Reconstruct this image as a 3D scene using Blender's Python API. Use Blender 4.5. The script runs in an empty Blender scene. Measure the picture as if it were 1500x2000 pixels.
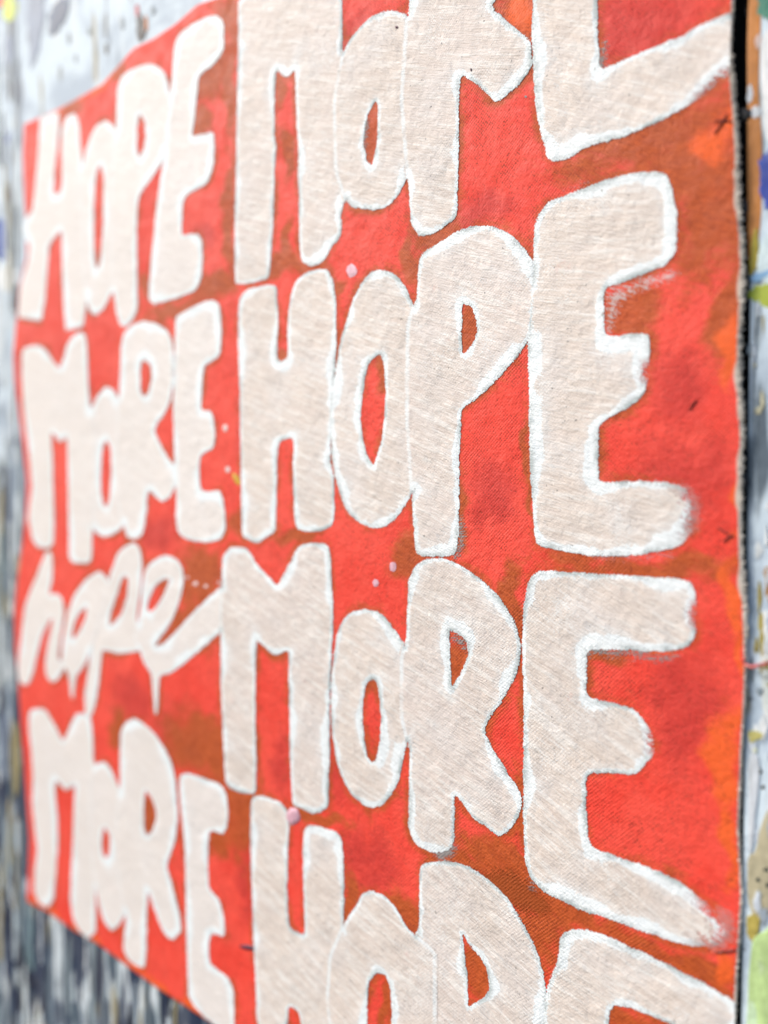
import bpy, math, random
import numpy as np
from mathutils import Vector

# ------------------------------------------------------------------ camera
F_PX = 1600.0                     # focal length in photograph pixels (1500 x 2000)
VPX, VPY = -1178.0, 955.0         # vanishing point of the wall's horizontal lines
H_CANVAS = 0.75
ZR = H_CANVAS * F_PX / 3241.0     # depth of the canvas' right edge
ANG = math.atan((750.0 - VPX) / F_PX)
PITCH = -math.atan((1000.0 - VPY) / F_PX)
Fh = np.array([-math.cos(ANG), math.sin(ANG), 0.0])
Rv = np.array([math.sin(ANG), math.cos(ANG), 0.0])
Up0 = np.array([0.0, 0.0, 1.0])
Fv = Fh * math.cos(PITCH) + Up0 * math.sin(PITCH)
Uv = -Fh * math.sin(PITCH) + Up0 * math.cos(PITCH)
CAM = np.array([ZR * (math.cos(ANG) - 0.4375 * math.sin(ANG)),
                -ZR * (math.sin(ANG) + 0.4375 * math.cos(ANG)), 1.40])
scene = bpy.context.scene
col = scene.collection
cd = bpy.data.cameras.new('camera')
cam = bpy.data.objects.new('camera', cd)
col.objects.link(cam)
cam.location = CAM
cam.rotation_euler = Vector(Fv).to_track_quat('-Z', 'Y').to_euler()
cd.sensor_fit = 'VERTICAL'
cd.sensor_height = 36.0
cd.sensor_width = 27.0
cd.lens = F_PX / 2000.0 * 36.0
cd.clip_start = 0.01
cd.clip_end = 60.0
cd.dof.use_dof = True
cd.dof.focus_distance = ZR * 3241.0 / (1453 + 1.233 * 970)
cd.dof.aperture_fstop = 2.25
scene.camera = cam
scene.render.resolution_x = 768
scene.render.resolution_y = 1024

# ------------------------------------------------------------------ light
SUN_TO = Vector((-0.66, -0.52, 0.62)).normalized()
world = bpy.data.worlds.new('World')
scene.world = world
world.use_nodes = True
wn = world.node_tree
bg = wn.nodes['Background']
sky = wn.nodes.new('ShaderNodeTexSky')
sky.sky_type = 'NISHITA'
sky.sun_disc = False
sky.sun_elevation = math.asin(SUN_TO.z)
sky.sun_rotation = math.atan2(SUN_TO.x, SUN_TO.y)
sky.air_density = 1.0
sky.dust_density = 2.5
sky.ozone_density = 1.0
wn.links.new(sky.outputs[0], bg.inputs[0])
bg.inputs[1].default_value = 0.13
sl = bpy.data.lights.new('sun', 'SUN')
sl.energy = 1.5
sl.angle = math.radians(14)
sl.color = (1.0, 0.965, 0.92)
sun = bpy.data.objects.new('sun', sl)
col.objects.link(sun)
sun.location = (-2, -2, 4)
sun.rotation_euler = SUN_TO.to_track_quat('Z', 'Y').to_euler()
scene.view_settings.view_transform = 'Standard'
scene.view_settings.look = 'None'
scene.view_settings.gamma = 1.0
scene.view_settings.use_curve_mapping = False
scene.view_settings.exposure = 0.72

# ------------------------------------------------------------------ geometry helpers
def gap(s, t):
    """distance of the loose canvas in front of the wall (s along wall, t height)"""
    q = t - 1.4
    g = (0.0024 + 0.0009 * np.sin(9.0 * s + 4.0 * q + 0.6) + 0.0007 * np.sin(15.0 * q - 6.0 * s + 1.0)
         + 0.0003 * np.sin(31.0 * s + 12.0 * q) + 0.0002 * np.sin(47.0 * q + 19.0 * s))
    return g

def ray(px, py):
    px = np.asarray(px, float); py = np.asarray(py, float)
    a = (px - 750.0) / F_PX; b = (1000.0 - py) / F_PX
    return Fv + a[..., None] * Rv + b[..., None] * Uv

def on_wall(px, py, y=0.0):
    d = ray(px, py)
    k = (y - CAM[1]) / d[..., 1]
    p = CAM + k[..., None] * d
    return p[..., 0], p[..., 2]

def on_canvas(px, py):
    d = ray(px, py)
    y = np.full(d.shape[:-1], -0.004)
    for _ in range(6):
        k = (y - CAM[1]) / d[..., 1]
        p = CAM + k[..., None] * d
        y = -gap(p[..., 0], p[..., 2])
    return p[..., 0], p[..., 2]

def px_poly(pts):
    a = np.array(pts, float)
    s, t = on_canvas(a[:, 0], a[:, 1])
    return np.stack([s, t], 1)

def round_poly(p, cut, it=2):
    p = np.asarray(p, float)
    for _ in range(it):
        n = np.roll(p, -1, 0)
        d = n - p
        L = np.linalg.norm(d, axis=1, keepdims=True) + 1e-9
        c = np.minimum(0.27, cut / L)
        p = np.stack([p + d * c, n - d * c], 1).reshape(-1, 2)
        cut *= 0.5
    return p

def seg_dist(P, A, B):
    out = np.full(len(P), 1e9, np.float64)
    for a, b in zip(A, B):
        d = b - a
        L2 = d @ d
        if L2 < 1e-14:
            continue
        h = np.clip(((P - a) @ d) / L2, 0, 1)
        q = P - a - h[:, None] * d
        out = np.minimum(out, np.einsum('ij,ij->i', q, q))
    return np.sqrt(out)

def inside(P, poly):
    x, y = P[:, 0], P[:, 1]
    r = np.zeros(len(P), bool)
    n = len(poly)
    for i in range(n):
        x0, y0 = poly[i]; x1, y1 = poly[(i + 1) % n]
        if y0 == y1:
            continue
        c = (y0 > y) != (y1 > y)
        r ^= c & (x < (x1 - x0) * (y - y0) / (y1 - y0) + x0)
    return r

def mesh_np(name, co, quads, mat, parent=None, attrs=None, smooth=True):
    me = bpy.data.meshes.new(name)
    nv, nq, k = len(co), len(quads), quads.shape[1]
    me.vertices.add(nv)
    me.vertices.foreach_set('co', np.asarray(co, np.float32).ravel())
    me.loops.add(nq * k)
    me.loops.foreach_set('vertex_index', np.asarray(quads, np.int32).ravel())
    me.polygons.add(nq)
    me.polygons.foreach_set('loop_start', np.arange(0, nq * k, k, dtype=np.int32))
    me.polygons.foreach_set('loop_total', np.full(nq, k, np.int32))
    me.polygons.foreach_set('use_smooth', np.full(nq, smooth, bool))
    for an, av in (attrs or {}).items():
        at = me.attributes.new(an, 'FLOAT', 'POINT')
        at.data.foreach_set('value', np.asarray(av, np.float32))
    me.update(calc_edges=True)
    me.validate()
    me.materials.append(mat)
    o = bpy.data.objects.new(name, me)
    col.objects.link(o)
    o.parent = parent
    return o

def mesh_py(name, verts, faces, mat, parent=None, smooth=True):
    me = bpy.data.meshes.new(name)
    me.from_pydata([tuple(map(float, v)) for v in verts], [], faces)
    me.polygons.foreach_set('use_smooth', [smooth] * len(me.polygons))
    me.materials.append(mat)
    me.update()
    o = bpy.data.objects.new(name, me)
    col.objects.link(o)
    o.parent = parent
    return o

def tube(name, pts, rad, mat, parent, seg=6):
    pts = [Vector(p) for p in pts]
    V, Fc = [], []
    n = len(pts)
    for i, p in enumerate(pts):
        d = (pts[min(i + 1, n - 1)] - pts[max(i - 1, 0)]).normalized()
        u = d.orthogonal().normalized(); w = d.cross(u)
        r = rad(i / (n - 1)) if callable(rad) else rad
        for k in range(seg):
            a = 2 * math.pi * k / seg
            V.append(p + (u * math.cos(a) + w * math.sin(a)) * r)
    for i in range(n - 1):
        for k in range(seg):
            Fc.append((i * seg + k, i * seg + (k + 1) % seg, (i + 1) * seg + (k + 1) % seg, (i + 1) * seg + k))
    Fc.append(tuple(range(seg))[::-1]); Fc.append(tuple(range((n - 1) * seg, n * seg)))
    return mesh_py(name, V, Fc, mat, parent)

# ------------------------------------------------------------------ materials
class NT:
    def __init__(self, name):
        self.m = bpy.data.materials.new(name)
        self.m.use_nodes = True
        self.t = self.m.node_tree
        self.b = self.t.nodes['Principled BSDF']
        self.out = self.t.nodes['Material Output']
        tc = self.t.nodes.new('ShaderNodeTexCoord')
        self.co = tc.outputs['Object']
    def link(self, a, b): self.t.links.new(a, b)
    def val(self, sock, v):
        if hasattr(v, 'is_output'): self.link(v, sock)
        else: sock.default_value = v
    def math(self, op, a, b=0.0, c=None, clamp=False):
        n = self.t.nodes.new('ShaderNodeMath'); n.operation = op; n.use_clamp = clamp
        self.val(n.inputs[0], a); self.val(n.inputs[1], b)
        if c is not None: self.val(n.inputs[2], c)
        return n.outputs[0]
    def mapping(self, scale=(1, 1, 1), rot=(0, 0, 0), loc=(0, 0, 0), co=None):
        n = self.t.nodes.new('ShaderNodeMapping')
        self.link(co or self.co, n.inputs[0])
        n.inputs['Scale'].default_value = scale; n.inputs['Rotation'].default_value = rot
        n.inputs['Location'].default_value = loc
        return n.outputs[0]
    def streak(self, ang, stretch, loc=(0, 0, 0)):
        return self.mapping(scale=(1, 1, stretch), co=self.mapping(rot=(0, ang, 0), loc=loc))
    def noise(self, scale, detail=2.0, rough=0.5, co=None, dist=0.0):
        n = self.t.nodes.new('ShaderNodeTexNoise')
        self.link(co or self.co, n.inputs['Vector'])
        n.inputs['Scale'].default_value = scale; n.inputs['Detail'].default_value = detail
        n.inputs['Roughness'].default_value = rough; n.inputs['Distortion'].default_value = dist
        return n.outputs[0]
    def voro(self, scale, rnd=0.4, co=None, feat='F1'):
        n = self.t.nodes.new('ShaderNodeTexVoronoi'); n.feature = feat
        self.link(co or self.co, n.inputs['Vector'])
        n.inputs['Scale'].default_value = scale; n.inputs['Randomness'].default_value = rnd
        return n.outputs['Distance']
    def attr(self, name):
        n = self.t.nodes.new('ShaderNodeAttribute'); n.attribute_name = name
        return n.outputs['Fac']
    def step(self, v, lo, hi, to0=0.0, to1=1.0, smooth=True):
        n = self.t.nodes.new('ShaderNodeMapRange')
        n.interpolation_type = 'SMOOTHSTEP' if smooth else 'LINEAR'
        self.val(n.inputs[0], v); self.val(n.inputs[1], lo); self.val(n.inputs[2], hi)
        n.inputs[3].default_value = to0; n.inputs[4].default_value = to1
        return n.outputs[0]
    def mix(self, f, a, b, mode='MIX'):
        n = self.t.nodes.new('ShaderNodeMix'); n.data_type = 'RGBA'; n.blend_type = mode
        self.val(n.inputs[0], f)
        for s, v in ((n.inputs[6], a), (n.inputs[7], b)):
            if hasattr(v, 'is_output'): self.link(v, s)
            else: s.default_value = (*v, 1.0)
        return n.outputs[2]
    def bump(self, h, dist, strength=1.0, prev=None):
        n = self.t.nodes.new('ShaderNodeBump')
        self.link(h, n.inputs['Height'])
        n.inputs['Distance'].default_value = dist; n.inputs['Strength'].default_value = strength
        if prev is not None: self.link(prev, n.inputs['Normal'])
        return n.outputs[0]
    def finish(self, color, rough=0.6, normal=None, spec=0.35, alpha=None):
        self.val(self.b.inputs['Base Color'], color if hasattr(color, 'is_output') else (*color, 1.0))
        self.val(self.b.inputs['Roughness'], rough)
        self.b.inputs['Specular IOR Level'].default_value = spec
        if normal is not None: self.link(normal, self.b.inputs['Normal'])
        if alpha is not None:
            tr = self.t.nodes.new('ShaderNodeBsdfTransparent')
            mx = self.t.nodes.new('ShaderNodeMixShader')
            self.link(alpha, mx.inputs[0]); self.link(tr.outputs[0], mx.inputs[1])
            self.link(self.b.outputs[0], mx.inputs[2]); self.link(mx.outputs[0], self.out.inputs[0])
        return self.m

PITCH_T = 0.00105
def weave(n):
    """height of the plain weave: thread tops on a chequered lattice, 0 in the pits .. 1 on top"""
    sep = n.t.nodes.new('ShaderNodeSeparateXYZ')
    wob = n.noise(160, 2)
    n.link(n.co, sep.inputs[0])
    k = math.pi / PITCH_T
    wx = n.math('MULTIPLY_ADD', wob, 3.5, n.math('MULTIPLY', sep.outputs[0], k))
    wz = n.math('MULTIPLY_ADD', n.noise(140, 2, co=n.mapping(loc=(3, 1, 2))), 3.5, n.math('MULTIPLY', sep.outputs[2], k))
    p = n.math('MULTIPLY', n.math('SINE', wx), n.math('SINE', wz))
    amp = n.step(n.noise(26, 4, 0.65, co=n.mapping(loc=(1, 2, 5))), 0.36, 0.66, 0.08, 0.36)
    p = n.math('MULTIPLY_ADD', p, amp, 0.52)
    f = n.math('MULTIPLY', n.math('SUBTRACT', n.noise(620, 2), 0.5), 1.0)
    return n.math('ADD', p, f, clamp=True), wob

def mat_canvas():
    n = NT('painted_canvas_cloth')
    h, wob = weave(n)
    big = n.noise(22, 4, 0.6); mid = n.noise(75, 4, 0.6, dist=0.4)
    st = n.streak(math.radians(-22), 6.0)
    strk = n.noise(120, 3, 0.65, co=st)
    fine = n.noise(900, 2)
    red = n.mix(n.step(big, 0.40, 0.62), (0.88, 0.082, 0.054), (0.83, 0.058, 0.036))
    red = n.mix(n.step(strk, 0.50, 0.72, 0, 0.45), red, (0.92, 0.098, 0.060))
    red = n.mix(n.step(mid, 0.58, 0.85, 0, 0.22), red, (0.62, 0.044, 0.030))
    def layer(base, name, colr, amp, lo, hi, top):
        a = n.attr(name)
        a = n.math('ADD', a, n.math('MULTIPLY', n.math('SUBTRACT', mid, 0.5), amp))
        a = n.math('ADD', a, n.math('MULTIPLY', n.math('SUBTRACT', strk, 0.5), amp * 0.7))
        return n.mix(n.step(a, lo, hi, 0, top), base, colr)
    c = layer(red, 'crimson', (0.58, 0.040, 0.032), 1.0, 0.15, 1.0, 0.85)
    brown = n.mix(n.step(strk, 0.35, 0.7), (0.40, 0.072, 0.014), (0.54, 0.105, 0.022))
    brown = n.mix(n.step(big, 0.5, 0.7, 0, 0.5), brown, (0.60, 0.085, 0.022))
    c = layer(c, 'brown', brown, 1.15, 0.16, 0.84, 0.95)
    c = layer(c, 'orange', (0.88, 0.13, 0.022), 1.0, 0.20, 0.85, 0.9)
    # weave shade put into the colour: darker pits between the threads in places
    pit_shade = n.step(n.math('ADD', h, n.math('MULTIPLY', n.math('SUBTRACT', fine, 0.5), 0.7)), 0.15, 0.45, 1, 0)
    pit_shade = n.math('MULTIPLY', pit_shade, n.step(mid, 0.35, 0.65, 0.2, 0.8))
    c = n.mix(pit_shade, c, (0.22, 0.030, 0.016))
    raw = n.step(n.attr('rim'), 0.25, 0.75)
    c = n.mix(raw, c, (0.62, 0.56, 0.48))
    nm = n.bump(h, 0.00036, 0.9)
    nm = n.bump(n.noise(260, 3), 0.0009, 0.5, nm)
    nm = n.bump(n.noise(70, 3, 0.55, co=n.mapping(loc=(4, 0, 4))), 0.0030, 0.35, nm)
    return n.finish(c, n.step(mid, 0.3, 0.7, 0.55, 0.75), nm, 0.30)

def mat_letter(i, lit_left=False):
    rnd = random.Random(100 + i)
    n = NT('painted_letter_cream_%d' % (i + 8 * lit_left))
    sd = n.attr('sd'); feather = n.attr('feather')
    h, wob = weave(n)
    lo = n.noise(27, 1, co=n.mapping(loc=(rnd.random() * 9, 0, rnd.random() * 9)))
    mid = n.noise(170, 3, 0.6)
    fine = n.noise(1100, 2, 0.6)
    ang = math.radians(rnd.choice([-18, -24, -12, -28, -20]))
    st = n.streak(ang, 9.0)
    brush = n.noise(110, 3, 0.7, co=st)
    # ragged brush edge: paint catches on the thread tops
    rag = n.math('ADD', n.math('MULTIPLY', n.math('SUBTRACT', fine, 0.5), 0.0021),
                 n.math('MULTIPLY', n.math('SUBTRACT', h, 0.62), 0.0010))
    rag = n.math('ADD', rag, n.math('MULTIPLY', n.math('SUBTRACT', mid, 0.5), 0.0024))
    d = n.math('ADD', sd, rag)
    alpha = n.step(d, -0.00015, 0.0002)
    # dry, feathered stroke ends
    fth = n.math('ADD', n.math('MULTIPLY', sd, 90.0), n.math('MULTIPLY', n.math('SUBTRACT', brush, 0.5), 1.6))
    fth = n.math('ADD', fth, n.math('MULTIPLY', n.math('SUBTRACT', fine, 0.5), 1.8))
    fa = n.step(fth, 0.05, 0.55)
    alpha = n.math('MULTIPLY', alpha, n.math('ADD', n.math('MULTIPLY', fa, feather), n.math('SUBTRACT', 1.0, feather)))
    # white outline
    w = n.math('ADD', n.attr('owid'), n.math('MULTIPLY', n.math('SUBTRACT', lo, 0.50), 0.026))
    w = n.math('ADD', w, n.math('MULTIPLY', n.math('SUBTRACT', n.noise(95, 2, co=n.mapping(loc=(rnd.random() * 5, 0, 2))), 0.5), 0.0065))
    w = n.math('MAXIMUM', w, 0.0023)
    w = n.math('MINIMUM', w, 0.0085)
    o = n.math('ADD', sd, n.math('MULTIPLY', n.math('SUBTRACT', mid, 0.5), 0.0020))
    o = n.math('ADD', o, n.math('MULTIPLY', n.math('SUBTRACT', fine, 0.5), 0.0026))
    o = n.math('ADD', o, n.math('MULTIPLY', n.math('SUBTRACT', 0.6, h), 0.0016))
    o = n.math('ADD', o, n.math('MULTIPLY', n.math('SUBTRACT', brush, 0.5), 0.0022))
    o = n.math('SUBTRACT', o, w)
    fill = n.step(o, -0.0002, 0.0004)
    white = n.mix(n.step(brush, 0.42, 0.75, 0, 0.5), (0.87, 0.92, 0.93), (0.78, 0.85, 0.87))
    grey = n.noise(52, 3, 0.6, co=n.mapping(loc=(3 + rnd.random() * 5, 0, 1)))
    gmask = n.step(n.math('ADD', grey, n.math('MULTIPLY', n.math('SUBTRACT', fine, 0.5), 0.7)), 0.43, 0.62, 0, 0.85)
    gmask = n.math('MULTIPLY', gmask, n.math('MULTIPLY', n.step(sd, 0.0042, 0.0008), 0.4 if lit_left else 1.0))
    white = n.mix(gmask, white, (0.40, 0.46, 0.46))
    tone = rnd.uniform(0, 1)
    tan_a = [(0.74, 0.64, 0.56), (0.73, 0.635, 0.58)][tone > 0.6]
    st2 = n.streak(ang + math.radians(rnd.uniform(-9, 9)), 10.0, (0, 0, 3))
    brush2 = n.noise(26, 5, 0.75, co=st2)
    tone_n = n.noise(11, 3, 0.6, co=n.mapping(loc=(rnd.random() * 9, 0, 6)))
    tan = n.mix(n.step(brush, 0.35, 0.70), tan_a, (0.78, 0.705, 0.645))
    tan = n.mix(n.step(tone_n, 0.42, 0.62, 0, 0.8), tan, (0.70, 0.62, 0.555))
    tan = n.mix(n.step(brush2, 0.49, 0.61, 0, 0.85), tan, (0.86, 0.82, 0.77))
    tan = n.mix(n.step(brush2, 0.47, 0.36, 0, 0.6), tan, (0.67, 0.57, 0.505))
    tan = n.mix(n.step(lo, 0.45, 0.7, 0, 0.5), tan, (0.74, 0.69, 0.66))
    # white scuffs rubbed over the cream
    scuff = n.noise(33, 3, 0.65, co=n.mapping(loc=(0, 0, 4 + rnd.random() * 7)))
    sc = n.math('ADD', n.math('MULTIPLY', n.math('SUBTRACT', h, 0.6), 0.45), scuff)
    sc = n.math('ADD', sc, n.math('MULTIPLY', n.math('SUBTRACT', fine, 0.5), 0.5))
    tan = n.mix(n.step(sc, 0.55, 0.80, 0, 0.85), tan, (0.84, 0.84, 0.82))
    seam = n.math('ADD', n.attr('own'), n.math('MULTIPLY', n.math('SUBTRACT', brush, 0.5), 0.004))
    seam = n.math('MULTIPLY', n.step(n.math('ABSOLUTE', seam), 0.0007, 0.0021, 1, 0), n.step(grey, 0.36, 0.52, 0.3, 0.95))
    tan = n.mix(seam, tan, (0.84, 0.87, 0.87))
    thin = n.step(n.math('ADD', n.noise(46, 3, 0.65, co=n.mapping(loc=(rnd.random() * 6, 0, 8))), n.math('MULTIPLY', n.math('SUBTRACT', fine, 0.5), 0.3)), 0.66, 0.80, 0, 0.35)
    tan = n.mix(thin, tan, (0.74, 0.36, 0.30))
    sm = n.math('SUBTRACT', sd, n.math('MULTIPLY', w, 1.45))
    sm = n.math('ADD', sm, n.math('MULTIPLY', n.math('SUBTRACT', brush, 0.5), 0.028))
    sm = n.math('ADD', sm, n.math('MULTIPLY', n.math('SUBTRACT', fine, 0.5), 0.012))
    sm = n.math('ADD', sm, n.math('MULTIPLY', n.math('SUBTRACT', scuff, 0.5), 0.020))
    tan = n.mix(n.step(sm, 0.0006, -0.0022, 0, 0.30), tan, (0.84, 0.89, 0.90))
    hat = n.math('MULTIPLY', n.step(brush, 0.50, 0.36, 0, 1), n.step(grey, 0.50, 0.66, 0, 0.55))
    tan = n.mix(hat, tan, (0.46, 0.43, 0.41))
    if lit_left: tan = n.mix(0.62, tan, (0.85, 0.81, 0.775))  # left letters' brighter, hazier light mixed into the cream
    c = n.mix(fill, white, tan)
    pit_shade = n.step(n.math('ADD', h, n.math('MULTIPLY', n.math('SUBTRACT', fine, 0.5), 0.8)), 0.12, 0.42, 1, 0)
    pit_shade = n.math('MULTIPLY', pit_shade, n.step(grey, 0.45, 0.68, 0.03, 0.55))
    pit_shade = n.math('MULTIPLY', pit_shade, 0.35 if lit_left else 1.0)
    pit_shade = n.math('MULTIPLY', pit_shade, n.step(fill, 0.0, 1.0, 0.65, 1.0))
    c = n.mix(pit_shade, c, (0.27, 0.24, 0.22))  # thread pits darkened, weave shade put into the letter colour
    speck = n.step(n.noise(420, 1), 0.765, 0.80, 0, 0.8)
    c = n.mix(speck, c, (0.10, 0.09, 0.08))
    nm = n.bump(h, 0.00019, 0.8)
    nm = n.bump(n.noise(70, 3, 0.55, co=n.mapping(loc=(4, 0, 4))), 0.0030, 0.35, nm)
    nm = n.bump(brush, 0.0010, 0.5, nm)
    nm = n.bump(brush2, 0.0009, 0.5, nm)
    nm = n.bump(mid, 0.0011, 0.5, nm)
    m = n.finish(c, n.step(brush, 0.3, 0.7, 0.50, 0.66), nm, 0.38, alpha)
    return m

def mat_paint(name, colr, var=0.25, rough=0.5, scale=90):
    n = NT(name)
    a = n.noise(scale, 4, 0.6, co=n.mapping(scale=(1, 1, 0.35)))
    c = n.mix(n.step(a, 0.35, 0.7), tuple(x * (1 - var) for x in colr), tuple(min(0.88, x * (1 + var) + 0.02 * var) for x in colr))
    b = n.noise(scale * 0.55, 5, 0.7, co=n.mapping(scale=(1.6, 1, 0.5), loc=(2, 0, 7)))
    c = n.mix(n.step(b, 0.56, 0.70, 0, var * 1.6), c, (0.62, 0.66, 0.66))
    c = n.mix(n.step(n.noise(scale * 1.7, 3, 0.6, co=n.mapping(loc=(5, 0, 1))), 0.60, 0.72, 0, var * 1.4), c, tuple(x * 0.4 for x in colr))
    nm = n.bump(n.noise(240, 3), 0.0012, 0.5)
    return n.finish(c, rough, nm, 0.4)

def mat_smudge(name, colr, cover, ang, fray=1.0):
    n = NT(name)
    sd = n.attr('sd')
    h, _ = weave(n)
    st = n.streak(math.radians(ang), 10.0)
    br = n.noise(120, 3, 0.7, co=st); fine = n.noise(1000, 2)
    a = n.math('ADD', n.math('MULTIPLY', sd, 200.0), n.math('MULTIPLY', n.math('SUBTRACT', br, 0.5), 3.2 * fray))
    a = n.math('ADD', a, n.math('MULTIPLY', n.math('SUBTRACT', fine, 0.5), 1.6 * fray))
    a = n.math('ADD', a, n.math('MULTIPLY', n.math('SUBTRACT', h, 0.6), 1.0 * fray))
    al = n.step(a, 0.1, 0.6, 0, cover)
    return n.finish(colr, 0.65, n.bump(h, 0.0006, 0.8), 0.3, al)

def mat_wall(name, dense):
    """studio wall board covered in years of drips and smears"""
    n = NT(name)
    dirt = n.attr('drips')
    v1 = n.noise(30, 4, 0.6, co=n.mapping(scale=(1, 1, 0.16)), dist=0.3)
    v2 = n.noise(75, 3, 0.6, co=n.mapping(scale=(1, 1, 0.10), loc=(3, 0, 1)))
    v3 = n.noise(52, 3, 0.6, co=n.mapping(scale=(1, 1, 0.13), loc=(7, 0, 5)))
    v4 = n.noise(44, 3, 0.6, co=n.mapping(scale=(1, 1, 0.2), loc=(1, 0, 9)))
    bl = n.noise(14, 5, 0.65, dist=0.5)
    sp = n.voro(85, 1.0)
    c = n.mix(n.step(bl, 0.40, 0.62), (0.64, 0.75, 0.82), (0.42, 0.51, 0.60))
    def over(base, noise, lo, hi, colr, k, top=0.9):
        a = n.math('ADD', noise, n.math('MULTIPLY', n.math('SUBTRACT', dirt, 0.5), k))
        return n.mix(n.step(a, lo, hi, 0, top), base, colr)
    c = over(c, v1, 0.49, 0.56, (0.20, 0.26, 0.33), 0.34)
    c = over(c, v2, 0.55, 0.63, (0.07, 0.10, 0.13), 0.34)
    c = over(c, v3, 0.56, 0.61, (0.68, 0.75, 0.78), 0.10)
    c = over(c, v4, 0.60, 0.66, (0.30, 0.25, 0.12), 0.14, 0.75)
    c = over(c, n.noise(38, 3, 0.6, co=n.mapping(scale=(1, 1, 0.22), loc=(4, 0, 2))), 0.60, 0.66, (0.012, 0.022, 0.060), 0.34)
    c = over(c, n.noise(60, 3, 0.6, co=n.mapping(scale=(1, 1, 0.2), loc=(2, 0, 8))), 0.63, 0.68, (0.76, 0.82, 0.83), 0.05)
    c = n.mix(n.step(sp, 0.06, 0.11, 0.8, 0), c, (0.12, 0.13, 0.15))
    nm = n.bump(v2, 0.003, 0.5)
    nm = n.bump(n.noise(180, 4), 0.0012, 0.5, nm)
    return n.finish(c, 0.6, nm, 0.3)

# ------------------------------------------------------------------ letter outlines traced as strokes' silhouettes
def Z(pts, ox, oy, k=3.0):
    return [(ox + x / k, oy + y / k) for x, y in pts]

LET = []   # dicts: name, word label, group, outer, holes, feather spots
def letter(ch, where, grp, outer, holes=(), feather=(), ow=0.0034, cut=7):
    LET.append(dict(ch=ch, where=where, grp=grp, outer=outer, holes=list(holes), feather=list(feather), ow=ow, cut=cut))

# upper word HOPE of the narrow column
W = 'in the word HOPE beside the canvas corner'
letter('H', W, 'l1', Z([(235,690),(345,652),(347,760),(335,900),(322,1000),(318,1135),(350,1135),(364,1080),(362,900),(362,770),(385,690),(440,660),(466,720),(476,860),(490,1000),(510,1200),(510,1600),(505,1800),(490,1915),(385,1940),(375,1800),(365,1560),(360,1345),(292,1430),(278,1600),(265,1760),(245,1880),(108,1862),(115,1750),(130,1640),(165,1540),(176,1440),(150,1400),(133,1345),(150,1280),(190,1235),(206,1100),(225,900)], 0, 0))
letter('O', W, 'l1', Z([(620,705),(665,735),(710,810),(740,950),(740,1200),(720,1600),(672,1700),(650,1730),(610,1810),(565,1852),(530,1830),(505,1750),(492,1600),(480,1300),(480,1000),(498,900),(530,800),(570,730)], 0, 0),
       [Z([(590,985),(606,1050),(604,1300),(592,1480),(580,1550),(565,1555),(555,1450),(554,1250),(561,1080),(575,1000)], 0, 0)])
letter('P', W, 'l1', Z([(685,640),(690,520),(710,450),(760,410),(820,385),(890,373),(940,395),(975,440),(992,520),(1000,620),(997,750),(985,870),(960,940),(910,1020),(850,1100),(815,1150),(805,1250),(805,1500),(808,1800),(790,1860),(740,1920),(705,1910),(685,1850),(672,1750),(655,1650),(650,1300),(665,950),(680,780)], 0, 0),
       [Z([(825,675),(847,720),(853,800),(842,870),(820,915),(807,870),(807,760),(812,700)], 0, 0)])
letter('E', W, 'l1e', Z([(1020,300),(1030,240),(1060,190),(1130,140),(1200,105),(1270,85),(1310,120),(1315,200),(1315,290),(1280,350),(1230,400),(1170,440),(1160,520),(1150,620),(1140,720),(1125,800),(1190,785),(1255,770),(1262,850),(1258,940),(1240,1020),(1215,1080),(1160,1110),(1100,1135),(1075,1180),(1070,1280),(1068,1385),(1110,1370),(1165,1370),(1188,1410),(1190,1500),(1185,1620),(1150,1700),(1060,1740),(960,1770),(900,1785),(872,1760),(878,1650),(890,1500),(905,1350),(920,1200),(940,1050),(965,900),(982,750),(992,600),(1010,450)], 0, 0), ow=0.0042)
W = 'in the word MORE under the narrow HOPE'
letter('M', W, 'l2', Z([(140,360),(190,345),(240,345),(280,380),(310,430),(350,480),(375,420),(395,340),(430,285),(480,262),(505,290),(515,400),(522,600),(545,800),(560,1100),(545,1350),(540,1600),(520,1620),(430,1620),(405,1590),(405,1400),(400,1100),(395,880),(370,900),(350,912),(330,880),(300,850),(310,1000),(315,1200),(320,1400),(315,1510),(280,1535),(220,1525),(190,1480),(168,1350),(180,1240),(190,1180),(175,1000),(155,850),(140,700),(128,520),(130,400)], 0, 560))
letter('O', W, 'l2', Z([(620,583),(660,595),(695,650),(740,760),(770,1000),(760,1250),(735,1370),(710,1420),(660,1455),(610,1470),(560,1440),(520,1380),(500,1250),(500,1000),(520,800),(540,700),(570,640)], 0, 560),
       [Z([(625,910),(646,950),(649,1100),(641,1230),(625,1282),(605,1260),(595,1150),(600,1000),(610,930)], 0, 560)])
letter('R', W, 'l2', Z([(705,500),(710,350),(725,270),(780,220),(850,200),(920,215),(980,250),(1005,300),(1020,400),(1020,520),(1005,650),(970,740),(920,810),(905,840),(940,920),(990,1010),(1030,1050),(1035,1130),(1020,1200),(980,1250),(945,1262),(910,1230),(870,1190),(862,1300),(850,1400),(830,1465),(790,1480),(745,1470),(730,1420),(700,1300),(680,1000),(696,700)], 0, 560),
       [Z([(850,435),(881,470),(889,530),(870,615),(845,640),(829,600),(827,500),(832,450)], 0, 560)])
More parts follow.
